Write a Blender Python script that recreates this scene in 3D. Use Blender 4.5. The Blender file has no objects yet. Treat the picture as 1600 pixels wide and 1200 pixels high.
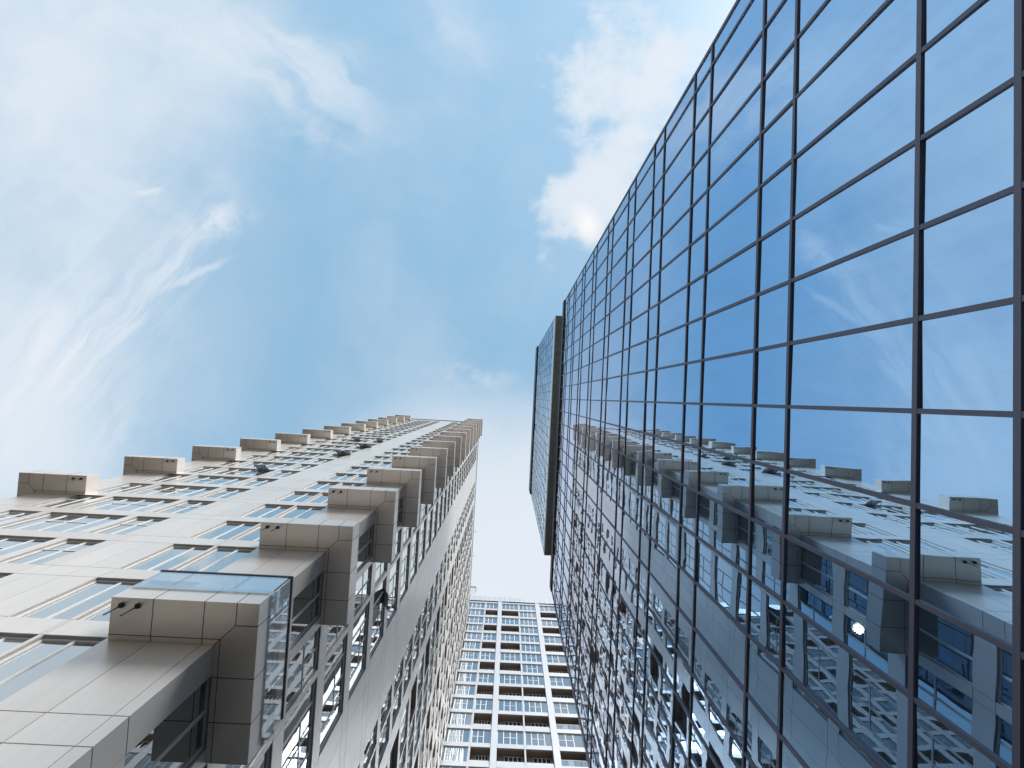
import bpy, math, random
from mathutils import Matrix, Vector
random.seed(7)
C = bpy.context.scene.collection
sc = bpy.context.scene
rad = math.radians

# ------------------------------------------------------------------ camera
# axes: +Z up, +X to the right of the picture, +Y towards its bottom; the lens points almost at the zenith
FPX = 580.0                                   # focal length for a 1600 px wide frame
ca, cb, cr = math.atan(-0.0073), math.atan(0.0359), 0.0517
Rr = Matrix(((math.cos(cr), -math.sin(cr), 0), (math.sin(cr), math.cos(cr), 0), (0, 0, 1)))
Ra = Matrix(((math.cos(ca), 0, math.sin(ca)), (0, 1, 0), (-math.sin(ca), 0, math.cos(ca))))
Rb = Matrix(((1, 0, 0), (0, math.cos(cb), math.sin(cb)), (0, -math.sin(cb), math.cos(cb))))
RC = Rb @ Ra @ Rr
cam_d = bpy.data.cameras.new("camera")
cam_d.sensor_width = 36.0
cam_d.lens = FPX / 1600 * 36.0
cam_d.clip_start = 0.05
cam_d.clip_end = 4000
cam = bpy.data.objects.new("camera", cam_d)
C.objects.link(cam)
cam.matrix_world = Matrix((
    (RC[0][0], -RC[1][0], -RC[2][0], 0),
    (RC[0][1], -RC[1][1], -RC[2][1], 0),
    (RC[0][2], -RC[1][2], -RC[2][2], 0),
    (0, 0, 0, 1)))
sc.camera = cam

def seen(p):
    """where a point shows in the 1600x1200 frame (used only to rank which windows show largest)"""
    v = RC @ Vector(p)
    if v.z < 0.05: return None
    return 800 + FPX * v.x / v.z, 600 + FPX * v.y / v.z

# ------------------------------------------------------------------ sky and sun
SUN_EL, SUN_AZ = rad(38), rad(53)             # azimuth measured from +X towards -Y
sun_dir = Vector((math.cos(SUN_EL) * math.cos(SUN_AZ), -math.cos(SUN_EL) * math.sin(SUN_AZ), math.sin(SUN_EL)))
world = bpy.data.worlds.new("World")
sc.world = world
world.use_nodes = True
wt = world.node_tree
for n in list(wt.nodes): wt.nodes.remove(n)

class NT:
    """tiny helper for writing node trees"""
    def __init__(s, t): s.t = t
    def n(s, k, **kw):
        nd = s.t.nodes.new(k)
        for a, v in kw.items(): setattr(nd, a, v)
        return nd
    def put(s, sock, v):
        if hasattr(v, 'is_output') or isinstance(v, bpy.types.NodeSocket): s.t.links.new(v, sock)
        else: sock.default_value = v
    def m(s, op, a, b=0.0, c=0.0, clamp=False):
        nd = s.n('ShaderNodeMath', operation=op, use_clamp=clamp)
        s.put(nd.inputs[0], a); s.put(nd.inputs[1], b); s.put(nd.inputs[2], c)
        return nd.outputs[0]
    def noise(s, vec, scale, detail=4, rough=.5, dist=0.0):
        nd = s.n('ShaderNodeTexNoise')
        s.put(nd.inputs['Vector'], vec); nd.inputs['Scale'].default_value = scale
        nd.inputs['Detail'].default_value = detail; nd.inputs['Roughness'].default_value = rough
        nd.inputs['Distortion'].default_value = dist
        return nd.outputs[0]
    def smooth(s, v, a, b, lo=0.0, hi=1.0):
        nd = s.n('ShaderNodeMapRange', interpolation_type='SMOOTHSTEP')
        s.put(nd.inputs[0], v); nd.inputs[1].default_value = a; nd.inputs[2].default_value = b
        nd.inputs[3].default_value = lo; nd.inputs[4].default_value = hi
        return nd.outputs[0]
    def comb(s, x, y, z=0.0):
        nd = s.n('ShaderNodeCombineXYZ'); s.put(nd.inputs[0], x); s.put(nd.inputs[1], y); s.put(nd.inputs[2], z)
        return nd.outputs[0]
    def mix(s, f, a, b):
        nd = s.n('ShaderNodeMix', data_type='RGBA')
        s.put(nd.inputs[0], f); s.put(nd.inputs[6], a); s.put(nd.inputs[7], b)
        return nd.outputs[2]

W = NT(wt)
geo = W.n('ShaderNodeTexCoord')
sep = W.n('ShaderNodeSeparateXYZ'); wt.links.new(geo.outputs['Generated'], sep.inputs[0])
zc = W.m('MAXIMUM', sep.outputs[2], 0.06)
u = W.m('DIVIDE', sep.outputs[0], zc)         # the cloud deck seen as a flat layer overhead
v = W.m('DIVIDE', sep.outputs[1], zc)
uv = W.comb(u, v)
sky = W.n('ShaderNodeTexSky', sky_type='NISHITA')
sky.sun_disc = False
sky.sun_elevation = SUN_EL
sky.sun_rotation = math.atan2(sun_dir.x, sun_dir.y)
sky.air_density = 1.0; sky.dust_density = .5; sky.ozone_density = 1.0
SKYS = 0.115
def warp(scale, amt, off=0.0):
    o = W.comb(W.m('ADD', u, off), W.m('ADD', v, off * 1.7))
    a = W.m('SUBTRACT', W.noise(o, scale, 3), .5)
    b = W.m('SUBTRACT', W.noise(W.comb(W.m('ADD', u, 9.3 + off), W.m('ADD', v, 4.1)), scale, 3), .5)
    return W.m('MULTIPLY_ADD', a, amt, u), W.m('MULTIPLY_ADD', b, amt, v)
def blob(uu, vv, cx, cy, rx, ry, ang=0.0, a=1.0, b=0.0):
    """soft patch round (cx,cy): 1 inside, 0 outside"""
    c_, s_ = math.cos(ang), math.sin(ang)
    du = W.m('SUBTRACT', uu, cx); dv = W.m('SUBTRACT', vv, cy)
    p = W.m('ADD', W.m('MULTIPLY', du, c_ / rx), W.m('MULTIPLY', dv, s_ / rx))
    q = W.m('ADD', W.m('MULTIPLY', du, -s_ / ry), W.m('MULTIPLY', dv, c_ / ry))
    r = W.m('SQRT', W.m('ADD', W.m('MULTIPLY', p, p), W.m('MULTIPLY', q, q)))
    return W.smooth(r, a, b)
def px(x, y):
    """picture point -> place in the cloud layer"""
    d = RC.transposed() @ Vector(((x - 800) / FPX, (y - 600) / FPX, 1))
    return d.x / d.z, d.y / d.z
wu, wv = warp(2.2, .30)
wu2, wv2 = warp(5.0, .16, 3.0)
fu, fv = warp(9.0, .07, 6.0)
# thin veil, thick at the left and the far left top
veil = W.m('ADD', W.smooth(wu, -.55, -1.35), W.m('MULTIPLY', blob(wu, wv, *px(60, 60), 1.0, .55), .75))
band = blob(wu2, wv2, *px(330, 70), .62, .17, rad(16))
band2 = blob(wu2, wv2, *px(520, 140), .26, .06, rad(36))
tex = W.noise(W.comb(W.m('MULTIPLY', wu2, 1.0), wv2), 3.2, 7, .62)
veil = W.m('MULTIPLY', W.m('ADD', veil, W.m('MULTIPLY', band, .5)), W.smooth(tex, .25, .70, .45, 1.0))
veil = W.m('ADD', veil, W.m('MULTIPLY', band2, .35))
# streaky cirrus: noise stretched along one direction (rising to the upper right)
def streak(ang, along, across, seed, lo, hi, wa=fu, wb=fv, det=6):
    c_, s_ = math.cos(ang), math.sin(ang)
    p = W.m('ADD', W.m('MULTIPLY', wa, c_), W.m('MULTIPLY', wb, s_))
    q = W.m('ADD', W.m('MULTIPLY', wa, -s_), W.m('MULTIPLY', wb, c_))
    n = W.noise(W.comb(W.m('MULTIPLY', p, along), W.m('MULTIPLY', q, across), seed), 1.0, det, .62, .5)
    return W.smooth(n, lo, hi)
st = streak(rad(-52), 2.2, 13.0, 1.3, .46, .74)
st2 = streak(rad(-60), 1.5, 8.0, 5.1, .42, .72)
w1 = W.m('MULTIPLY', st, blob(fu, fv, *px(262, 420), .34, .085, rad(-57)))
w1h = W.m('MULTIPLY', W.smooth(W.noise(W.comb(fu, fv, 2.0), 9, 6, .65), .36, .66), blob(fu, fv, *px(340, 350), .15, .065, rad(-20)))
w1c = W.m('MULTIPLY', blob(fu, fv, *px(300, 430), .14, .018, rad(-28)), .5)
w1d = W.m('MULTIPLY', blob(fu, fv, *px(232, 302), .06, .013, rad(-8)), .55)
w2 = W.m('MULTIPLY', st2, blob(wu2, wv2, *px(70, 590), .46, .16, rad(-58), 1.0, .15))
w3 = W.m('MULTIPLY', st2, blob(wu2, wv2, *px(170, 640), .22, .07, rad(-58)))
st3 = streak(rad(-54), 1.6, 17.0, 8.7, .40, .72, fu, fv, 7)
w4 = W.m('MULTIPLY', st3, blob(wu2, wv2, *px(150, 500), .62, .30, rad(-54)))
st4 = streak(rad(38), 2.0, 9.0, 14.2, .38, .72, wu2, wv2, 7)
w5 = W.m('MULTIPLY', st4, blob(wu2, wv2, *px(430, 90), .50, .16, rad(22)))
st5 = streak(rad(20), 2.6, 6.0, 21.0, .42, .75, fu, fv, 7)
w6 = W.m('MULTIPLY', st5, blob(wu2, wv2, *px(200, 240), .55, .30, rad(10)))
w7 = W.m('MULTIPLY', streak(rad(52), 1.6, 5.0, 30.0, .44, .74, wu2, wv2, 6), blob(wu2, wv2, *px(720, 60), .42, .14, rad(50)))
cir0 = W.m('ADD', W.m('ADD', W.m('MULTIPLY', w4, .5), W.m('MULTIPLY', w5, .70)), W.m('ADD', W.m('MULTIPLY', w6, .40), W.m('MULTIPLY', w7, .30)))
cir = W.m('ADD', W.m('MULTIPLY', W.m('ADD', w1, W.m('ADD', w1h, W.m('ADD', w1c, w1d))), .92), W.m('ADD', W.m('MULTIPLY', w2, 1.25), W.m('MULTIPLY', w3, .8)))
haze1 = W.m('MULTIPLY', blob(wu, wv, *px(40, 640), .38, .42), .55)
# mottled thin patch right of it
mott = W.m('MULTIPLY', W.smooth(W.noise(W.comb(fu, fv, 7.0), 11, 5, .6), .38, .75), blob(wu2, wv2, *px(490, 180), .24, .17, rad(35)))
# broken bright cloud beside the glass building, hard on its left side
cu = W.noise(W.comb(fu, fv, 3.0), 4.2, 9, .62)
cmask = W.m('ADD', blob(wu2, wv2, *px(990, 130), .40, .33, rad(10)), W.m('MULTIPLY', blob(wu2, wv2, *px(935, 320), .24, .24, rad(55)), 1.25))
cum = W.m('MULTIPLY', W.smooth(cmask, .0, .3), W.smooth(W.m('ADD', W.m('MULTIPLY', cmask, .62), W.m('MULTIPLY', W.m('SUBTRACT', cu, .5), 2.1)), .12, .70))
core = W.m('MULTIPLY', blob(fu, fv, *px(918, 352), .085, .06, rad(60)), .9)
# pale sky low behind the far block
low = W.m('MULTIPLY', W.smooth(wv, -.12, .42), W.smooth(W.m('ABSOLUTE', W.m('SUBTRACT', wu, .12)), .75, .15))
low2 = W.m('MULTIPLY', blob(fu, fv, *px(735, 590), .16, .06, rad(0)), W.smooth(W.noise(W.comb(fu, fv, 4.0), 8, 6, .6), .40, .66))
gen = W.m('MULTIPLY', W.smooth(W.noise(W.comb(wu, wv, 11.0), 2.1, 7, .58), .42, .80), .18)
cir = W.m('ADD', cir, cir0)
tot = W.m('ADD', W.m('ADD', W.m('MULTIPLY', veil, .62), cir), W.m('ADD', W.m('ADD', haze1, W.m('MULTIPLY', mott, .28)), gen))
tot = W.m('ADD', tot, W.m('ADD', W.m('MULTIPLY', cum, 1.15), W.m('ADD', W.m('MULTIPLY', low, 1.5), W.m('ADD', W.m('MULTIPLY', low2, .55), W.m('MULTIPLY', core, 1.2)))))
cov = W.m('SUBTRACT', 1.0, W.m('POWER', 2.718, W.m('MULTIPLY', tot, -1.55)))
edge = W.smooth(sep.outputs[2], .02, .22, 1.0, 0.0)   # towards the horizon all haze
cov = W.m('MAXIMUM', cov, edge)
skyc = W.n('ShaderNodeVectorMath', operation='MULTIPLY')
wt.links.new(sky.outputs[0], skyc.inputs[0]); skyc.inputs[1].default_value = (SKYS * 1.9, SKYS * 1.85, SKYS * 1.55)
thin = W.mix(.70, skyc.outputs[0], (.345, .615, .86, 1))
cc = W.mix(core, (.83, .88, .94, 1), (1.0, .99, .97, 1))
final = W.mix(cov, thin, cc)
bg = W.n('ShaderNodeBackground'); wt.links.new(final, bg.inputs[0]); bg.inputs[1].default_value = 1.0
out = W.n('ShaderNodeOutputWorld'); wt.links.new(bg.outputs[0], out.inputs[0])

sd = bpy.data.lights.new("sun", 'SUN'); sd.energy = 5.0; sd.angle = rad(20); sd.color = (1, .99, .98)
so = bpy.data.objects.new("sun", sd); C.objects.link(so)
so.rotation_euler = sun_dir.to_track_quat('Z', 'Y').to_euler()
so.location = (0, 0, 200)

vs = sc.view_settings
vs.view_transform = 'Standard'; vs.look = 'None'; vs.gamma = 1; vs.exposure = 0.0; vs.use_curve_mapping = False
sc.cycles.max_bounces = 8; sc.cycles.glossy_bounces = 5; sc.cycles.transparent_max_bounces = 8

# ------------------------------------------------------------------ materials
def mat(name):
    m = bpy.data.materials.new(name); m.use_nodes = True
    t = m.node_tree
    for n in list(t.nodes): t.nodes.remove(n)
    T = NT(t); o = T.n('ShaderNodeOutputMaterial')
    return m, T, o
def panel_mat(name, col, rough=.38, spec=.5, metal=0.0, var=.05, streaks=.06):
    """coated cladding panel: faint cloudiness, rain streaks down the face"""
    m, T, o = mat(name)
    g = T.n('ShaderNodeNewGeometry')
    pos = g.outputs['Position']
    n1 = T.noise(pos, .35, 4)
    sp = T.n('ShaderNodeSeparateXYZ'); T.put(sp.inputs[0], pos)
    sv = T.comb(T.m('MULTIPLY', sp.outputs[0], 5.0), T.m('MULTIPLY', sp.outputs[1], 5.0), T.m('MULTIPLY', sp.outputs[2], .35))
    n2 = T.noise(sv, 1.0, 4, .6)
    f = T.m('ADD', T.m('MULTIPLY', T.m('SUBTRACT', n1, .5), var * 2), T.m('MULTIPLY', T.m('SUBTRACT', n2, .5), streaks * 2))
    f = T.m('ADD', f, 1.0)
    f = T.m('MULTIPLY', f, T.m('MULTIPLY_ADD', g.outputs['Random Per Island'], .09, .955))
    vm = T.n('ShaderNodeVectorMath', operation='SCALE'); vm.inputs[0].default_value = col; T.put(vm.inputs[3], f)
    b = T.n('ShaderNodeBsdfPrincipled')
    T.put(b.inputs['Base Color'], vm.outputs[0]); b.inputs['Metallic'].default_value = metal
    T.put(b.inputs['Roughness'], T.m('MULTIPLY_ADD', n1, .08, rough - .04))
    b.inputs['Specular IOR Level'].default_value = spec
    T.put(o.inputs[0], b.outputs[0])
    return m
def plain(name, col, rough=.6, metal=0.0, spec=.5, nscale=6.0, var=.12):
    m, T, o = mat(name)
    g = T.n('ShaderNodeNewGeometry')
    f = T.m('MULTIPLY_ADD', T.noise(g.outputs['Position'], nscale, 4), var * 2, 1 - var)
    vm = T.n('ShaderNodeVectorMath', operation='SCALE'); vm.inputs[0].default_value = col; T.put(vm.inputs[3], f)
    b = T.n('ShaderNodeBsdfPrincipled')
    T.put(b.inputs['Base Color'], vm.outputs[0]); b.inputs['Metallic'].default_value = metal
    b.inputs['Roughness'].default_value = rough; b.inputs['Specular IOR Level'].default_value = spec
    T.put(o.inputs[0], b.outputs[0])
    return m
def mirror_glass(name, tint, lo, hi, dark, wave=.0016, wscale=.9, clear=0.0, power=1.0, graze=None, dust=0.0):
    """coated glazing: part mirror (more at a glancing angle), slightly wavy, dark or clear behind"""
    m, T, o = mat(name)
    g = T.n('ShaderNodeNewGeometry')
    bump = T.n('ShaderNodeBump'); bump.inputs['Strength'].default_value = 1.0; bump.inputs['Distance'].default_value = 1.0
    isl = g.outputs['Random Per Island']        # every sheet bows in its own way
    off = T.n('ShaderNodeVectorMath', operation='ADD'); T.put(off.inputs[0], g.outputs['Position'])
    T.put(off.inputs[1], T.comb(T.m('MULTIPLY', isl, 37.0), T.m('MULTIPLY', isl, 91.0), T.m('MULTIPLY', isl, 53.0)))
    h = T.m('MULTIPLY', T.noise(off.outputs[0], wscale, 2, .4), wave)
    T.put(bump.inputs['Height'], h)
    lw = T.n('ShaderNodeLayerWeight'); lw.inputs[0].default_value = .5
    T.put(lw.inputs['Normal'], bump.outputs[0])
    fac = T.m('MULTIPLY_ADD', T.m('POWER', lw.outputs['Facing'], power), hi - lo, lo)
    gl = T.n('ShaderNodeBsdfGlossy'); gl.inputs['Roughness'].default_value = 0.0; gl.inputs[0].default_value = (*tint, 1)
    T.put(gl.inputs['Normal'], bump.outputs[0])
    gain = T.m('MULTIPLY_ADD', isl, .10, .92)
    tv = T.n('ShaderNodeVectorMath', operation='SCALE'); tv.inputs[0].default_value = tint; T.put(tv.inputs[3], gain)
    T.put(gl.inputs[0], tv.outputs[0])
    if graze: 
        gz = T.n('ShaderNodeVectorMath', operation='SCALE'); gz.inputs[0].default_value = graze; T.put(gz.inputs[3], gain)
        T.put(gl.inputs[0], T.mix(T.smooth(lw.outputs['Facing'], .45, .88), tv.outputs[0], gz.outputs[0]))
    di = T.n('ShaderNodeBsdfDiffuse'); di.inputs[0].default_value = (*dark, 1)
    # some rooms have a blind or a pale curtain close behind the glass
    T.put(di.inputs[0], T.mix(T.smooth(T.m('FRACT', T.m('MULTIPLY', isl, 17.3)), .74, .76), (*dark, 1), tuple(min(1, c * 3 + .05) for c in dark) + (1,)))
    back = di.outputs[0]
    if clear > 0:
        tr = T.n('ShaderNodeBsdfTransparent'); tr.inputs[0].default_value = (.55, .65, .72, 1)
        mx = T.n('ShaderNodeMixShader'); mx.inputs[0].default_value = clear
        T.put(mx.inputs[1], back); T.put(mx.inputs[2], tr.outputs[0]); back = mx.outputs[0]
        if clear > .7: tr.inputs[0].default_value = (.90, .95, .97, 1)
    ms = T.n('ShaderNodeMixShader'); T.put(ms.inputs[0], fac); T.put(ms.inputs[1], back); T.put(ms.inputs[2], gl.outputs[0])
    if dust:
        sp = T.n('ShaderNodeSeparateXYZ'); T.put(sp.inputs[0], g.outputs['Position'])
        dn = T.noise(T.comb(T.m('MULTIPLY', sp.outputs[0], 3.0), T.m('MULTIPLY', sp.outputs[1], 3.0), T.m('MULTIPLY', sp.outputs[2], .5)), 1.0, 5, .65)
        dd = T.n('ShaderNodeBsdfDiffuse'); dd.inputs[0].default_value = (.30, .29, .27, 1)
        m2 = T.n('ShaderNodeMixShader'); T.put(m2.inputs[0], T.m('MULTIPLY', T.smooth(dn, .35, .8), dust))
        T.put(m2.inputs[1], ms.outputs[0]); T.put(m2.inputs[2], dd.outputs[0]); ms = m2
    T.put(o.inputs[0], ms.outputs[0])
    return m

M = {}
M['clad'] = panel_mat('beige_cladding', (.70, .64, .585), .32, .45, .42, streaks=.07)
M['clad_white'] = panel_mat('pale_cladding', (.50, .515, .54), .42, .5, .15)
M['reveal'] = plain('reveal_metal', (.30, .27, .25), .5)
M['joint'] = plain('joint_seal', (.035, .03, .03), .8)
M['frame'] = plain('window_frame_paint', (.60, .58, .545), .4)
M['frame_white'] = plain('white_frame_paint', (.72, .72, .70), .4)
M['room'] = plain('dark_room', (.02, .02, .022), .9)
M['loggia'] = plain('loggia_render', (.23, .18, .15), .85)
M['mullion'] = plain('blue_grey_aluminium', (.125, .125, .165), .45, .3, nscale=60, var=.18)
M['granite'] = panel_mat('grey_soffit_stone', (.22, .24, .25), .6, .4)
M['black'] = plain('black_plastic', (.012, .012, .014), .5)
M['dark_metal'] = plain('dark_crown_metal', (.045, .045, .06), .5, .3)
M['paving'] = plain('paving', (.085, .068, .052), .85, nscale=2.5, var=.2)
M['roof'] = plain('roof_screed', (.30, .29, .28), .9)
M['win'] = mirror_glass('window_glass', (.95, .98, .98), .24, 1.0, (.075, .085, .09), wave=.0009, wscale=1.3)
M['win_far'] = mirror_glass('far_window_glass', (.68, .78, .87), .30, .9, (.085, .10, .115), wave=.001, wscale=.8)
M['curtain'] = plain('curtain_cloth', (.42, .40, .42), .9)
M['curtain'] = None
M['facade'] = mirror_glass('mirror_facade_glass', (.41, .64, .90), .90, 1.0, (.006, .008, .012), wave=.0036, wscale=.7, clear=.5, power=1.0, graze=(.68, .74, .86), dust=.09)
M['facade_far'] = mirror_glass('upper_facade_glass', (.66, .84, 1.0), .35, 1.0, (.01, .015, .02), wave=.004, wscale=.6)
M['wing_glass'] = plain('dull_window_glass', (.10, .13, .16), .9, 0, 0.0, nscale=.4, var=.4)
M['wing_wall'] = panel_mat('grey_wing_cladding', (.27, .28, .30), .8, .2)
M['sash_glass'] = plain('grey_sash_glass', (.40, .46, .48), .3, 0, .5)
M['spandrel'] = mirror_glass('pale_spandrel_glass', (.85, .93, 1.0), .45, 1.0, (.35, .38, .42), wave=.004, wscale=.6)
M['rail_glass'] = mirror_glass('balcony_glass', (.96, .99, 1.0), .12, .95, (.30, .32, .33), wave=.0008, clear=.82, power=1.5)
def curtain_glass():
    m, T, o = mat('glass_over_curtain')
    g = T.n('ShaderNodeNewGeometry'); sp = T.n('ShaderNodeSeparateXYZ'); T.put(sp.inputs[0], g.outputs['Position'])
    w = T.noise(T.comb(T.m('MULTIPLY', sp.outputs[0], 9.0), sp.outputs[1], T.m('MULTIPLY', sp.outputs[2], .12)), 1.0, 3, .6)
    vm = T.mix(T.smooth(w, .40, .60), (.03, .035, .04, 1), (.36, .35, .36, 1))
    di = T.n('ShaderNodeBsdfDiffuse'); T.put(di.inputs[0], vm)
    gl = T.n('ShaderNodeBsdfGlossy'); gl.inputs[0].default_value = (.6, .75, .9, 1); gl.inputs['Roughness'].default_value = .0
    lw = T.n('ShaderNodeLayerWeight'); lw.inputs[0].default_value = .5
    ms = T.n('ShaderNodeMixShader'); T.put(ms.inputs[0], T.m('MULTIPLY_ADD', lw.outputs['Facing'], .7, .12))
    T.put(ms.inputs[1], di.outputs[0]); T.put(ms.inputs[2], gl.outputs[0]); T.put(o.inputs[0], ms.outputs[0])
    return m
M['curtain'] = curtain_glass()
m_, T_, o_ = mat('lamp_glow'); e_ = T_.n('ShaderNodeEmission'); e_.inputs[0].default_value = (1, .97, .88, 1); e_.inputs[1].default_value = 60
T_.put(o_.inputs[0], e_.outputs[0]); M['glow'] = m_

# ------------------------------------------------------------------ mesh collecting
class MB:
    def __init__(s): s.v = []; s.f = []; s.m = []; s.mats = []
    def mi(s, m):
        if m not in s.mats: s.mats.append(m)
        return s.mats.index(m)
    def box(s, a, b, m, skip=()):
        x0, x1 = sorted((a[0], b[0])); y0, y1 = sorted((a[1], b[1])); z0, z1 = sorted((a[2], b[2]))
        i = len(s.v)
        s.v += [(x0,y0,z0),(x1,y0,z0),(x1,y1,z0),(x0,y1,z0),(x0,y0,z1),(x1,y0,z1),(x1,y1,z1),(x0,y1,z1)]
        fs = [(0,3,2,1),(4,5,6,7),(0,1,5,4),(1,2,6,5),(2,3,7,6),(3,0,4,7)]
        k = s.mi(m)
        for f in fs: s.f.append(tuple(i + j for j in f)); s.m.append(k)
    def quad(s, pts, m):
        i = len(s.v); s.v += [tuple(p) for p in pts]; s.f.append(tuple(range(i, i + len(pts)))); s.m.append(s.mi(m))
    def bar(s, p, q, w, h, m, up=Vector((0, 0, 1))):
        """square bar between two points"""
        p = Vector(p); q = Vector(q); d = (q - p).normalized()
        a = d.cross(up)
        if a.length < .01: a = d.cross(Vector((0, 1, 0)))
        a.normalize(); b = d.cross(a)
        i = len(s.v)
        for c in (p, q):
            for sa, sb in ((-1,-1),(1,-1),(1,1),(-1,1)): s.v.append(tuple(c + a * sa * w / 2 + b * sb * h / 2))
        k = s.mi(m)
        for f in [(0,1,2,3),(7,6,5,4),(0,4,5,1),(1,5,6,2),(2,6,7,3),(3,7,4,0)]: s.f.append(tuple(i + j for j in f)); s.m.append(k)
    def prism(s, poly, z0, z1, m):
        n = len(poly); i = len(s.v); k = s.mi(m)
        s.v += [(x, y, z0) for x, y in poly] + [(x, y, z1) for x, y in poly]
        s.f.append(tuple(i + j for j in reversed(range(n)))); s.m.append(k)
        s.f.append(tuple(i + n + j for j in range(n))); s.m.append(k)
        for j in range(n):
            s.f.append((i + j, i + (j + 1) % n, i + n + (j + 1) % n, i + n + j)); s.m.append(k)
    def build(s, name, parent=None, stuff=False, label=None):
        me = bpy.data.meshes.new(name)
        me.from_pydata(s.v, [], s.f)
        for m in s.mats: me.materials.append(m)
        me.polygons.foreach_set('material_index', s.m)
        me.update()
        o = bpy.data.objects.new(name, me); C.objects.link(o)
        if parent: o.parent = parent
        if stuff: o['kind'] = 'stuff'
        if label: o['label'] = label
        return o
def thing(name, label, cat):
    o = bpy.data.objects.new(name, None); C.objects.link(o)
    o['label'] = label; o['category'] = cat
    return o

class Face:
    """a facade plane: u along it, z up, d outwards"""
    def __init__(s, axis, plane, sign): s.axis, s.plane, s.sign = axis, plane, sign
    def P(s, u, z, d=0.0):
        return (u, s.plane + s.sign * d, z) if s.axis == 'y' else (s.plane + s.sign * d, u, z)
    def box(s, mb, u0, u1, z0, z1, d0, d1, m): mb.box(s.P(u0, z0, d0), s.P(u1, z1, d1), m)
    def area(s, u0, u1, z0, z1):
        q = [seen(s.P(*c)) for c in ((u0, z0), (u1, z0), (u1, z1), (u0, z1))]
        if any(p is None for p in q): return 0
        cx = sum(p[0] for p in q) / 4; cy = sum(p[1] for p in q) / 4
        if not (-60 < cx < 1660 and -60 < cy < 1260): return 0
        return abs(sum(q[i][0] * q[(i + 1) % 4][1] - q[(i + 1) % 4][0] * q[i][1] for i in range(4))) / 2

def window_shapes(F, fr, gl, u0, u1, z0, z1, vs_, hs, frame_m, glass_m, d=-.13, fw=.06, room=None):
    """frame bars into fr, glass into gl. vs_: dividing uprights (fractions), hs: (left, right, height) cross bars"""
    F.box(fr, u0, u0 + fw, z0, z1, d - .05, d + .03, frame_m)
    F.box(fr, u1 - fw, u1, z0, z1, d - .05, d + .03, frame_m)
    F.box(fr, u0 + fw, u1 - fw, z0, z0 + fw, d - .05, d + .028, frame_m)
    F.box(fr, u0 + fw, u1 - fw, z1 - fw, z1, d - .05, d + .028, frame_m)
    w = u1 - u0
    for f in vs_:
        c = u0 + w * f
        F.box(fr, c - fw * .75, c + fw * .75, z0 + fw, z1 - fw, d - .04, d + .025, frame_m)
    for a, b, hh in hs:
        zz = z0 + (z1 - z0) * hh
        F.box(fr, u0 + w * a + fw * .56, u0 + w * b - fw * .56, zz - fw * .45, zz + fw * .45, d - .04, d + .022, frame_m)
    cuts = [0] + list(vs_) + [1]
    for i in range(len(cuts) - 1):               # each light of the window sits at its own tiny angle
        ta, tb = random.uniform(-.006, .006), random.uniform(-.008, .008)
        a, b = u0 + w * cuts[i], u0 + w * cuts[i + 1]
        pts = [F.P(a, z0, d - ta - tb), F.P(b, z0, d + ta - tb), F.P(b, z1, d + ta + tb), F.P(a, z1, d - ta + tb)]
        gm = glass_m(i, len(cuts) - 1) if callable(glass_m) else glass_m
        gl.quad(pts, gm)

def clad_wall(F, mb, ucuts, zcuts, is_hole, m, gap=.022, back_m=None, depth=.30, ends=(0, 0), trim=(0, 0)):
    """cladding panels with open joints over a continuous backing; holes are left for windows"""
    back_m = back_m or M['reveal']
    for j in range(len(zcuts) - 1):
        z0, z1 = zcuts[j], zcuts[j + 1]
        run = None
        last = len(ucuts) - 2
        for i in range(len(ucuts) - 1):
            u0, u1 = ucuts[i], ucuts[i + 1]
            if is_hole(i, j):
                if run is not None: F.box(mb, run, u0, z0, z1, -depth, -.026, back_m); run = None
                continue
            if run is None: run = u0 + (trim[0] if i == 0 else 0)
            g = gap / 2
            F.box(mb, u0 + (ends[0] if i == 0 else g), u1 - (ends[1] if i == last else g), z0 + g, z1 - g, -.024, 0, m)
        if run is not None: F.box(mb, run, ucuts[-1] - trim[1], z0, z1, -depth, -.026, back_m)

def joints_behind(F, mb, ucuts, zcuts, is_hole):
    pass

# ------------------------------------------------------------------ ground
g = MB(); g.quad([(-900, -900, -1.6), (900, -900, -1.6), (900, 900, -1.6), (-900, 900, -1.6)], M['paving'])
go = g.build('ground'); go['kind'] = 'structure'

# ================================================================== LEFT TOWER
XE, YN = -7.813, 7.276           # right-hand and front wall planes
XW = -28.40                      # far corner of the front
YEND = 57.8
ZT = 100.9
PH = 3.1                         # storey height
heads = [10.70 + PH * n for n in range(-3, 29)]
WH = 2.40
tower = thing('residential_tower', 'tall beige clad residential tower on the left with stacked corner ledges and rows of windows', 'tower')
tower.location = (0, 0, 0)

FN = Face('y', YN, -1); FE = Face('x', XE, 1)
zc_ = [-1.6]
for h in heads: zc_ += [h - WH, h]
zc_[0:2] = [-1.6, heads[0] - WH] if heads[0] - WH > -1.5 else [-1.6]
if zc_[0] != -1.6: zc_.insert(0, -1.6)
zc_ = sorted(set(round(z, 4) for z in zc_)) + [99.35, ZT]
def row_of(z0, z1):              # index of the storey whose window band this row is, or None
    for n, h in enumerate(heads):
        if abs(z1 - h) < .01 and z1 - z0 > 1.5: return n
    return None

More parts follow.
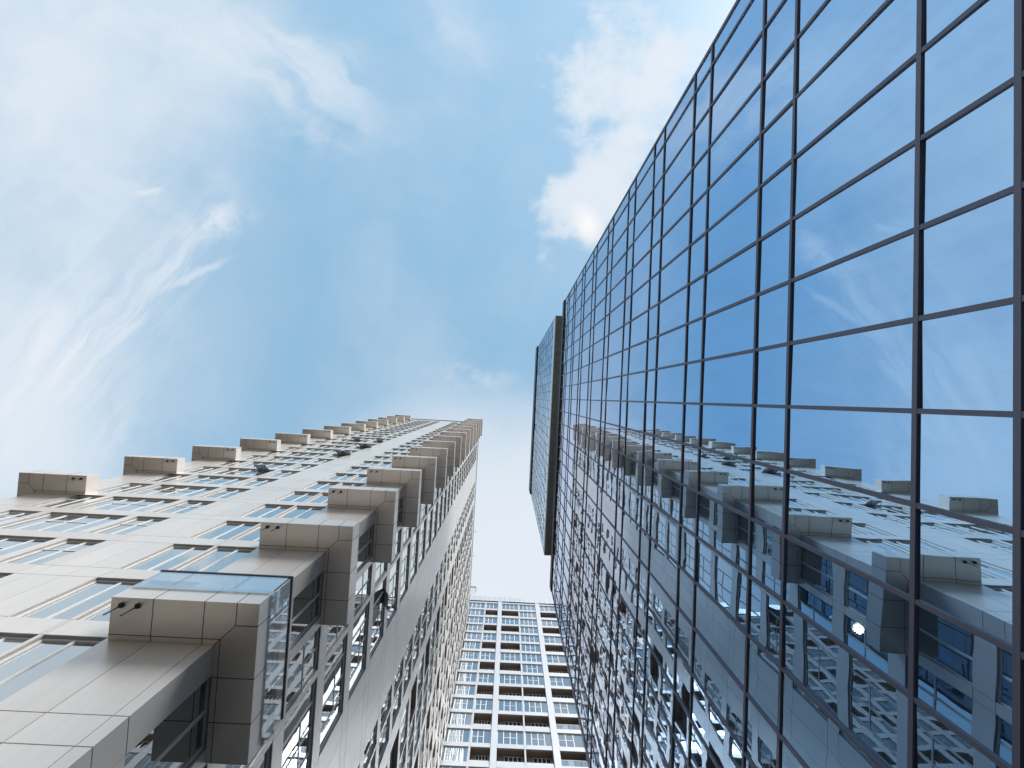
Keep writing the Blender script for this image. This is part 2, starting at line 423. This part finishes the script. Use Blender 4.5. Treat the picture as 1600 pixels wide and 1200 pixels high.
# front: windows b, a | blank | c, d, e
NW = [(-25.95, -24.27, [.5], [(0, .5, .72)]),
      (-23.80, -19.72, [.22, .48, .76], [(.22, .48, .60), (.48, .76, .60)]),
      (-19.27, -17.55, [.5], [(0, .5, .62), (.5, 1, .62)]),
      (-14.56, -12.76, [.52], []),
      (-12.62, -10.86, [.52], [])]
ucN = sorted([XW + .0, -27.2] + [w[0] for w in NW] + [w[1] for w in NW] + [-16.95, -15.75, -9.58, -8.16, XE - .0])
holeN = {i for i in range(len(ucN) - 1) if any(abs(ucN[i] - w[0]) < .01 for w in NW)}
wall = MB()
clad_wall(FN, wall, ucN, zc_, lambda i, j: i in holeN and row_of(zc_[j], zc_[j + 1]) is not None, M['clad'], ends=(0, 0), trim=(.027, .027))
# right-hand side: (y0, y1, uprights, cross bars, loggia?)
EW = [(8.10, 10.08, [.5], [], 0), (10.52, 12.42, [.5], [(0, .5, .55), (.5, 1, .55)], 0),
      (12.74, 16.84, [.25, .52, .78], [(.25, .52, .6), (.52, .78, .6)], 0),
      (22.33, 24.03, [.5], [(0, .5, .6), (.5, 1, .6)], 0), (24.32, 26.52, [.5], [(0, .5, .6)], 0),
      (28.20, 31.75, [.3, .65], [(.3, .65, .6)], 1), (32.05, 33.95, [.5], [(0, 1, .6)], 0), (34.25, 37.30, [.3, .65], [(.3, .65, .6)], 0),
      (38.35, 41.60, [.3, .65], [(.3, .65, .6)], 2), (41.90, 44.10, [.5], [(0, 1, .6)], 0), (44.40, 47.10, [.3, .65], [(.3, .65, .6)], 1),
      (48.20, 50.90, [.3, .65], [(.3, .65, .6)], 2), (51.20, 53.20, [.5], [(0, 1, .6)], 0), (53.50, 56.70, [.3, .65], [(.3, .65, .6)], 1)]
ucE = sorted([YN, YEND] + [w[0] for w in EW] + [w[1] for w in EW] + [18.2, 19.6, 21.0])
holeE = {i for i in range(len(ucE) - 1) if any(abs(ucE[i] - w[0]) < .01 for w in EW)}
clad_wall(FE, wall, ucE, zc_, lambda i, j: i in holeE and row_of(zc_[j], zc_[j + 1]) is not None, M['clad'], ends=(.026, 0), trim=(.302, 0))
# hidden sides and body
FW = Face('x', XW, -1); FS = Face('y', YEND, 1)
clad_wall(FW, wall, [YN + .31, 14, 24, 34, 44, YEND - .31], zc_, lambda i, j: False, M['clad'])
clad_wall(FS, wall, [XW, -20, -14, XE], zc_, lambda i, j: False, M['clad'])
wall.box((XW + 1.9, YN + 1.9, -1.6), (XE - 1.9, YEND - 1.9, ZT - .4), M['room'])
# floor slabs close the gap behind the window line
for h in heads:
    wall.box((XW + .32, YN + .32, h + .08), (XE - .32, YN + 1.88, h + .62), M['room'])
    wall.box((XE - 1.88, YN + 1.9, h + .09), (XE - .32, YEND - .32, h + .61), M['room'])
wall.build('wall', tower)
rf = MB()
rf.box((XW + .3, YN + .3, ZT - .38), (XE - .3, YEND - .3, ZT - .1), M['roof'])
rf.box((XW - .12, YN - .14, ZT + .002), (XE + .14, YN + .35, ZT + .5), M['dark_metal'])
rf.box((XE - .30, YN + .352, ZT + .002), (XE + .12, YEND + .1, ZT + .5), M['clad_white'])
rf.build('roof', tower)
for y_, l_ in ((36.5, .55), (43.0, .45)):
    rd = MB()
    rd.bar((XE + .10, y_, ZT + .2), (XE + .10 + l_, y_, ZT + .4), .05, .05, M['dark_metal'])
    rd.bar((XE + .12 + l_, y_, ZT + .3), (XE + .12 + l_, y_, ZT + .9), .09, .09, M['dark_metal'])
    rd.build('lightning_rod', tower)

# windows of both faces, ranked by how large they show
allw = []
for n, h in enumerate(heads):
    for w in NW: allw.append((FN.area(w[0], w[1], h - WH, h), FN, w[0], w[1], h, n, w[2], w[3]))
    for w in EW:
        lg = w[4]
        if lg == 1 and n % 2 == 0 or lg == 2 and n % 2 == 1: continue
        allw.append((FE.area(w[0], w[1], h - WH, h) * .6, FE, w[0], w[1], h, n, w[2], w[3]))
allw.sort(key=lambda t: -t[0])
frS, glS = MB(), MB()
for k, (ar, F, u0, u1, h, n, vs_, hs) in enumerate(allw):
    if k < 100:
        fr, gl = MB(), MB()
        window_shapes(F, fr, gl, u0, u1, h - WH, h, vs_, hs, M['frame'], M['win'])
        if random.random() < .25:            # a blind half drawn behind the glass is seen as a pale band
            pass
        wo = fr.build('window', tower); gl.build('pane', wo)
    else:
        window_shapes(F, frS, glS, u0, u1, h - WH, h, vs_, hs, M['frame'], M['win'])
fo = frS.build('window', tower, stuff=True); po = glS.build('pane', fo, stuff=True)

# loggias
def loggia(F, mb, u0, u1, z0, z1, deep, m, frame_m, rail=True):
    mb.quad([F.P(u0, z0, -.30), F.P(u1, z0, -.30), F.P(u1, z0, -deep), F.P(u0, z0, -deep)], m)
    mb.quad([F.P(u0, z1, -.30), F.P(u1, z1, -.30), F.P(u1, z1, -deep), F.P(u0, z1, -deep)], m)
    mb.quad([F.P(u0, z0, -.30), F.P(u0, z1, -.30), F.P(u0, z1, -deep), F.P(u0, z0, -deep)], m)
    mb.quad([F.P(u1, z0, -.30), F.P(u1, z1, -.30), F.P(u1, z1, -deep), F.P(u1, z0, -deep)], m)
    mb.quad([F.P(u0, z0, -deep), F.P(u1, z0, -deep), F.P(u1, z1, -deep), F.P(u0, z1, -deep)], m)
    w = u1 - u0
    a, b = u0 + w * .28, u1 - w * .08
    F.box(mb, a, b, z0 + .9, z1 - .22, -deep + .01, -deep + .05, frame_m)
    nn = 4
    for i in range(nn):
        p = a + (b - a) * i / nn + .07; q = a + (b - a) * (i + 1) / nn - .07
        F.box(mb, p, q, z0 + .98, z1 - .30, -deep + .052, -deep + .06, M['room'])
    if rail:
        F.box(mb, u0 + .01, u1 - .01, z0 + .95, z0 + 1.0, -.20, -.14, M['dark_metal'])
        x = u0 + .12
        while x < u1 - .1:
            F.box(mb, x, x + .02, z0 + .02, z0 + .948, -.18, -.16, M['dark_metal']); x += .14
lw_ = []
for n, h in enumerate(heads):
    for w in EW:
        if w[4] == 1 and n % 2 == 0 or w[4] == 2 and n % 2 == 1:
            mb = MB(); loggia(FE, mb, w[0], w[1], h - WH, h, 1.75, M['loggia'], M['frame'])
            mb.build('loggia', tower)

# open awning sashes leaning out of the front
def sash(F, u0, u1, ztop, hgt, ang, parent, name='open_sash'):
    mb = MB()
    dz, dd = hgt * math.cos(ang), hgt * math.sin(ang)
    t0, t1 = ztop, ztop - dz
    def Q(u_, s): return Vector(F.P(u_, t0 + (t1 - t0) * s, -.10 + dd * s))
    mb.quad([Q(u0, 0), Q(u1, 0), Q(u1, 1), Q(u0, 1)], M['sash_glass'])
    for a, b in ((Q(u0, 0), Q(u1, 0)), (Q(u0, 1), Q(u1, 1)), (Q(u0, 0), Q(u0, 1)), (Q(u1, 0), Q(u1, 1))):
        mb.bar(a, b, .05, .05, M['mullion'])
    mb.bar(Q(u0, 1), Vector(F.P(u0, t1 + .1, -.12)), .02, .02, M['black'])
    mb.bar(Q(u1, 1), Vector(F.P(u1, t1 + .1, -.12)), .02, .02, M['black'])
    return mb.build(name, parent)
for u0, u1, hn in ((-20.9, -20.0, 10), (-18.38, -17.66, 13), (-17.62, -16.95, 13), (-18.38, -17.66, 15), (-17.62, -16.95, 15), (-21.7, -20.9, 17), (-18.38, -17.66, 17)):
    sash(FN, u0 - .25, u1 - .25, heads[hn] - .06, .95, rad(40), tower)
sash(FE, 13.6, 14.5, heads[8] - .06, 1.0, rad(32), tower)


# stacked L-shaped corner ledges
YB, XB = 6.104, -6.641
LZ = [10.60 + 6.2 * k for k in range(15)]
HF = .69
def groove(mb, p, q, z):
    mb.bar((p[0], p[1], z), (q[0], q[1], z), .020, .006, M['joint'])
def ledge(z, mirror):
    mb = MB()
    S = (lambda x: x) if not mirror else (lambda x: (XE + XW) - x)
    xin, xend = XE, -10.745
    poly = [(xend, YN - .005), (xend, YB), (XB, YB), (XB, 10.44), (XE + .005, 10.44), (XE + .005, YN - .005)]
    P2 = [(S(x), y) for x, y in poly]
    if mirror: P2.reverse()
    mb.prism(P2, z, z + HF, M['clad'])
    zb = z - .0005
    J = lambda a, b: groove(mb, (S(a[0]), a[1]), (S(b[0]), b[1]), zb)
    ys = YN - .16
    J((xend, ys), (XE + .16, ys))
    J((XE + .16, ys), (XE + .16, 10.43))
    for x in (-9.58, -8.16): J((x, YN - .02), (x, YB))
    cx, cy = XB - .62, YB + .62
    J((cx, YB), (cx, cy)); J((cx, cy), (XB, cy)); J((cx, cy), (XE, YN))
    for y in (8.15, 9.35): J((XE + .01, y), (XB, y))
    # joints round the fascia
    for x in (-9.58, -8.16, cx):
        mb.box((S(x) - .010, YB - .003, z), (S(x) + .010, YB + .01, z + HF), M['joint'])
    for y in (cy, 8.15, 9.35):
        mb.box((S(XB) - .01, y - .010, z), (S(XB) + (.003 if not mirror else -.003), y + .010, z + HF), M['joint'])
    o = mb.build('corner_ledge', tower)
    # two short drain pipes hang from the end of the soffit
    for x, y in ((-10.43, YB + .20), (-9.98, YB + .20)):
        pm = MB()
        X_ = S(x)
        pm.box((X_ - .055, y - .055, z - .07), (X_ + .055, y + .055, z - .003), M['black'])
        n = 8; r = .020
        pm.prism([(X_ + r * math.cos(i * math.tau / n), y + r * math.sin(i * math.tau / n)) for i in range(n)], z - .48, z - .071, M['black'])
        pm.build('drain_pipe', o)
    return o
for k, z in enumerate(LZ):
    o = ledge(z, False)
    if k == 0:
        # glass balustrade with a dark top rail, on the lowest ledge only
        gm, rm = MB(), MB()
        z0, z1 = z + HF - .22, z + HF + .74
        xs = [-10.70, -9.66, -7.86, -6.66]
        yo = YB - .03
        for a, b in zip(xs[:-1], xs[1:]):
            gm.box((a + .012, yo - .014, z0), (b - .012, yo, z1), M['rail_glass'])
        xo = XB + .03
        for a, b in ((YB - .02, 7.5), (7.5, 8.95), (8.95, 10.42)):
            gm.box((xo, a + .012, z0), (xo + .014, b - .012, z1), M['rail_glass'])
        rm.box((-10.74, yo - .035, z1 + .002), (xo + .045, yo + .03, z1 + .06), M['dark_metal'])
        rm.box((xo - .02, yo + .032, z1 + .002), (xo + .045, 10.43, z1 + .06), M['dark_metal'])
        for x in xs: rm.bar((x, yo + .02, z + HF), (x, yo + .02, z1), .03, .03, M['dark_metal'])
        rl = rm.build('balustrade', o); gm.build('glass_panel', rl)
for z in LZ: ledge(z, True)

# ================================================================== GLASS BUILDING
XG = 5.237
GY0, GY1 = -10.30, 19.20
glass = thing('glass_building', 'dark framed mirror glass building on the right reflecting the sky and the beige tower', 'office building')
starts = [-2.55, .62, 3.79, 6.97, 10.14, 13.35, 16.52, 20.15, 23.95, 27.70, 31.55, 35.00]
GTOP = 39.05
tz = []
for s in starts: tz += [s, s + .97]
tz = [z for z in tz if z > -1.6] + [38.0]
mz = [GY0] + [-.094 + 1.197 * i for i in range(-8, 17)] + [GY1]
FG = Face('x', XG, -1)
panes = []
zz = [-1.6] + tz
for i in range(len(mz) - 1):
    for j in range(len(zz) - 1):
        if mz[i + 1] - mz[i] < .3: continue
        panes.append((FG.area(mz[i], mz[i + 1], zz[j], zz[j + 1]), mz[i], mz[i + 1], zz[j], zz[j + 1]))
panes.sort(key=lambda t: -t[0])
def pane(mb, F, u0, u1, z0, z1, m, amt=.0032):
    """one sheet of glass, each set at its own tiny angle"""
    ta, tb = random.gauss(0, amt), random.gauss(0, amt)
    mb.quad([F.P(u0, z0, -.02 - ta - tb), F.P(u1, z0, -.02 + ta - tb), F.P(u1, z1, -.02 + ta + tb), F.P(u0, z1, -.02 - ta + tb)], m)
rest = MB()
for k, (ar, u0, u1, z0, z1) in enumerate(panes):
    if k < 100:
        mb = MB(); pane(mb, FG, u0, u1, z0, z1, M['facade']); mb.build('glass_pane', glass)
    else: pane(rest, FG, u0, u1, z0, z1, M['facade'])
rest.build('glass_pane', glass, stuff=True)
for y in mz:
    mb = MB(); w = .034 if GY0 < y < GY1 else .05
    FG.box(mb, y - w, y + w, -1.6, 38.0, -.06, .010, M['mullion']); mb.build('mullion', glass)
for z in tz[:-1]:
    mb = MB(); FG.box(mb, GY0 + .001, GY1 - .001, z - .030, z + .030, -.058, .014, M['mullion']); mb.build('transom', glass)
par = MB()
FG.box(par, GY0 - .06, GY1 + .06, 37.97, GTOP, -.35, .075, M['dark_metal']); par.build('parapet', glass)
# rooms behind the glass
rm = MB()
for z in starts:
    if z > -1.6: rm.box((XG + .10, GY0 + .1, z + .12), (XG + 6, GY1 - .1, z + .85), M['room'])
rm.box((XG + 6, GY0 + .1, -1.6), (XG + 6.2, GY1 - .1, GTOP - .3), M['room'])
rm.box((XG + .1, GY0 + .06, -1.59), (XG + 6, GY0 + .16, GTOP - .3), M['room'])
rm.box((XG + .1, GY1 - .16, -1.59), (XG + 6, GY1 - .06, GTOP - .3), M['room'])
rm.build('interior', glass)
bd = MB()
bd.box((XG + .09, GY0 + .02, 38.2), (XG + 20, GY1 - .02, GTOP - .25), M['roof'])
bd.box((XG + 6.3, GY0 + .02, -1.6), (XG + 20, GY1 - .02, 38.19), M['dark_metal'])
bd.box((XG + .09, GY0 + .0, -1.6), (XG + 6.29, GY0 + .05, 38.19), M['dark_metal'])
bd.box((XG + .09, GY1 - .05, -1.6), (XG + 6.29, GY1 + .0, 38.19), M['dark_metal'])
bd.build('wall', glass)
# the downlight that shows through a low pane
lx, ly, lz = 6.74, 3.98, 6.97 + .12
lm = MB()
lm.prism([(lx + .085 * math.cos(i * math.tau / 20), ly + .085 * math.sin(i * math.tau / 20)) for i in range(20)], lz - .07, lz - .02, M['glow'])
lr = MB()
lr.prism([(lx + .11 * math.cos(i * math.tau / 20), ly + .11 * math.sin(i * math.tau / 20)) for i in range(20)], lz - .02, lz - .001, M['frame_white'])
lo_ = lr.build('ceiling_lamp', glass); lm.build('lamp_disc', lo_)

# upper block, overhanging a little
XU = 4.690; UY0, UY1, UZ0, UZ1 = -9.30, 16.85, 40.75, 70.5
FU = Face('x', XU, -1)
ub = MB()
ub.box((XU + .10, UY0 + .02, UZ0 + .02), (XG + 20, UY1 - .02, UZ1 - .4), M['dark_metal'])
ub.box((XG + .25, GY0 + .8, GTOP - .2), (XG + 19.8, GY1 - .8, UZ0 + .019), M['frame_white'])
ub.build('upper_block', glass)
sf = MB()
ny = 13
for i in range(ny):
    a = UY0 + (UY1 - UY0) * i / ny; b = UY0 + (UY1 - UY0) * (i + 1) / ny
    sf.box((XU + .0, a + .012, UZ0 - .03), (XU + .34, b - .012, UZ0), M['granite'])
    sf.box((XU + .365, a + .012, UZ0 - .03), (XG + .24, b - .012, UZ0), M['granite'])
sf.box((XU + .01, UY0 + .01, UZ0 + .001), (XG + .24, UY1 - .01, UZ0 + .018), M['joint'])
sf.build('soffit', glass)
bb = MB(); FU.box(bb, UY0, UY1, UZ0 + .03, UZ0 + 1.15, -.09, .03, M['frame_white']); bb.build('fascia', glass)
us = [UZ0 + 1.16]
z = UZ0 + 1.16
while z < 66.5: us += [z + 1.9, z + 3.3]; z += 3.3
us = [q for q in us if q < 67.6]
um = [UY0 + (UY1 - UY0) * i / 25 for i in range(26)]
up = MB()
for i in range(25):
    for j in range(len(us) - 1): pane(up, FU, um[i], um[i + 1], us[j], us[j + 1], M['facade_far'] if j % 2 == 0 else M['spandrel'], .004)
up.build('upper_glazing', glass, stuff=True)
for y in um:
    mb = MB(); FU.box(mb, y - .025, y + .025, UZ0 + 1.16, us[-1], -.06, .0, M['mullion']); mb.build('mullion', glass)
for z in us[1:]:
    mb = MB(); FU.box(mb, UY0, UY1, z - .05, z + .05, -.05, .004, M['mullion']); mb.build('transom', glass)
cr_ = MB(); FU.box(cr_, UY0 - .25, UY1 + .25, us[-1] + .1, UZ1, -.5, .12, M['dark_metal']); cr_.build('crown', glass)

# ================================================================== FAR BLOCK
YT = 59.0
back = thing('apartment_block', 'pale grey apartment block between the two buildings with recessed dark balconies', 'apartment building')
FB = Face('y', YT, -1)
BX = [(-8.60, -3.80, 'curtain'), (-3.45, -.15, 'b'), (.97, 5.58, 'b'), (5.88, 10.38, 'c'), (11.60, 15.95, 'b')]
PB = 3.355
bh = [108.20 - PB * k for k in range(32)]
bh = [h for h in bh if h > 2.5]
ucB = [-20.0, -14.8, -14.5, -9.3, -8.60, -3.80, -3.45, -.15, .97, 5.58, 5.88, 10.38, 11.60, 15.95, 17.25]
leftcols = [(-20.0, -14.8, 'b'), (-14.5, -9.3, 'b')]
ALLB = [(-14.5, -9.3, 'b')] + BX
zb = [-1.6]
for h in reversed(bh): zb += [h - 2.48, h]
zb += [109.1]
holeB = {i for i in range(len(ucB) - 1) if any(abs(ucB[i] - w[0]) < .01 for w in ALLB)}
def rowB(z1, z0):
    for n, h in enumerate(bh):
        if abs(z1 - h) < .01 and z1 - z0 > 2: return n
    return None
wb = MB()
clad_wall(FB, wb, ucB, zb, lambda i, j: i in holeB and rowB(zb[j + 1], zb[j]) is not None, M['clad_white'], gap=.03)
# thin proud piers and sills give relief
for a, b in ((-.10, .92), (10.43, 11.55), (16.0, 17.25)):
    FB.box(wb, a, b, -1.6, 109.08, .002, .16, M['clad_white'])
for h in bh:
    for a, b, _ in ALLB: FB.box(wb, a - .02, b + .02, h + .03, h + .16, .002, .07, M['clad_white'])
wb.box((-20, YT + .31, -1.6), (-15, YT + 14, 109), M['clad_white'])
wb.box((17.25 - .3, YT + .31, -1.6), (17.25, YT + 14, 109), M['clad_white'])
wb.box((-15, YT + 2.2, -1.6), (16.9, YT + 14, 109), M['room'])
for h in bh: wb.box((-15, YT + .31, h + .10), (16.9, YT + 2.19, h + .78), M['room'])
wb.build('wall', back)
pr = MB()
x = -20.0
while x < 17.2:
    FB.box(pr, x + .02, min(x + 1.45, 17.27) - .02, 109.13, 111.4, -.5, .22, M['clad_white']); x += 1.45
FB.box(pr, -20, 17.2, 109.11, 111.35, -.55, .19, M['joint'])
pr.box((-20, YT + .6, 109.1), (17.2, YT + 14, 110.0), M['roof'])
pr.build('parapet', back)
ch = MB(); ch.box((-9.4, YT + 3, 110.1), (-7.6, YT + 4.4, 122.5), M['clad']); ch.box((-9.45, YT + 2.95, 122.5), (-7.5, YT + 4.45, 123.0), M['dark_metal'])
ch.build('chimney', back)
frB, glB = MB(), MB(); lgB = 0
for n, h in enumerate(bh):
    for (a, b, kd) in ALLB:
        isl = (kd == 'b' and n % 2 == 1) or (kd == 'c' and n % 2 == 1 and n >= 9)
        shown = n < 15
        if isl:
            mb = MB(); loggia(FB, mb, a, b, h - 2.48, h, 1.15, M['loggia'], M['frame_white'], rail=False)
            if (a > 11 and n >= 11) : 
                for i in range(4):
                    p = a + (b - a) * i / 4 + .03; q = a + (b - a) * (i + 1) / 4 - .03
                    FB.box(mb, p, q, h - 2.46, h - 1.45, -.16, -.13, M['win_far'])
                FB.box(mb, a, b, h - 1.448, h - 1.38, -.2, -.1, M['frame_white'])
            else:
                FB.box(mb, a + .01, b - .01, h - 2.47, h - 2.1, -.22, -.1, M['clad_white'])
            mb.build('loggia', back)
            continue
        w = b - a
        if abs(a + 3.45) < .01 or a > 11: vs_, hs = [.31, .62], [(0, .31, .52), (.31, .62, .52)]
        else: vs_, hs = [.24, .49, .74], [(.24, .49, .52), (.49, .74, .52)]
        if kd == 'curtain': gm = (lambda i, c: M['curtain'] if i < 3 or random.random() < .35 else M['win_far'])
        else:
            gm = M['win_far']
        fr, gl = (MB(), MB()) if shown else (frB, glB)
        window_shapes(FB, fr, gl, a, b, h - 2.48, h, vs_, hs, M['frame_white'], gm, fw=.09)
        if shown: wo = fr.build('window', back); gl.build('pane', wo)
wo = frB.build('window', back, stuff=True); glB.build('pane', wo, stuff=True)
# right-hand wing of the same block: it stands behind the glass building and shows in the tower's side windows
wg = MB(); wgl = MB()
wcols = []
x = 20.6
while x < 58: wcols.append((x, x + 4.6)); x += 5.9
ucW = [20.0] + [c for w in wcols for c in w] + [60.0]
clad_wall(FB, wg, ucW, zb, lambda i, j: i % 2 == 1 and rowB(zb[j + 1], zb[j]) is not None, M['wing_wall'], gap=.03)
for n, h in enumerate(bh):
    for (a, b) in wcols:
        if (n + int(a)) % 3 == 0:
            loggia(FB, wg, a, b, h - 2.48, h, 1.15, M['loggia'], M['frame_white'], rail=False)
        else: window_shapes(FB, wg, wgl, a, b, h - 2.48, h, [.24, .49, .74], [(.24, .49, .52), (.49, .74, .52)], M['wing_wall'], M['wing_glass'], fw=.09)
wg.box((20.3, YT + 2.2, -1.6), (59.7, YT + 14, 109), M['room'])
wg.box((20.0, YT + .31, -1.6), (20.29, YT + 14, 109.1), M['wing_wall'])
for h in bh: wg.box((20.3, YT + .31, h + .10), (59.7, YT + 2.19, h + .78), M['room'])
FB.box(wg, 20.0, 60.0, 109.13, 111.4, -.5, .22, M['clad_white'])
wo = wg.build('side_wing', back); wgl.build('pane', wo, stuff=True)
print('objects', len(bpy.data.objects))
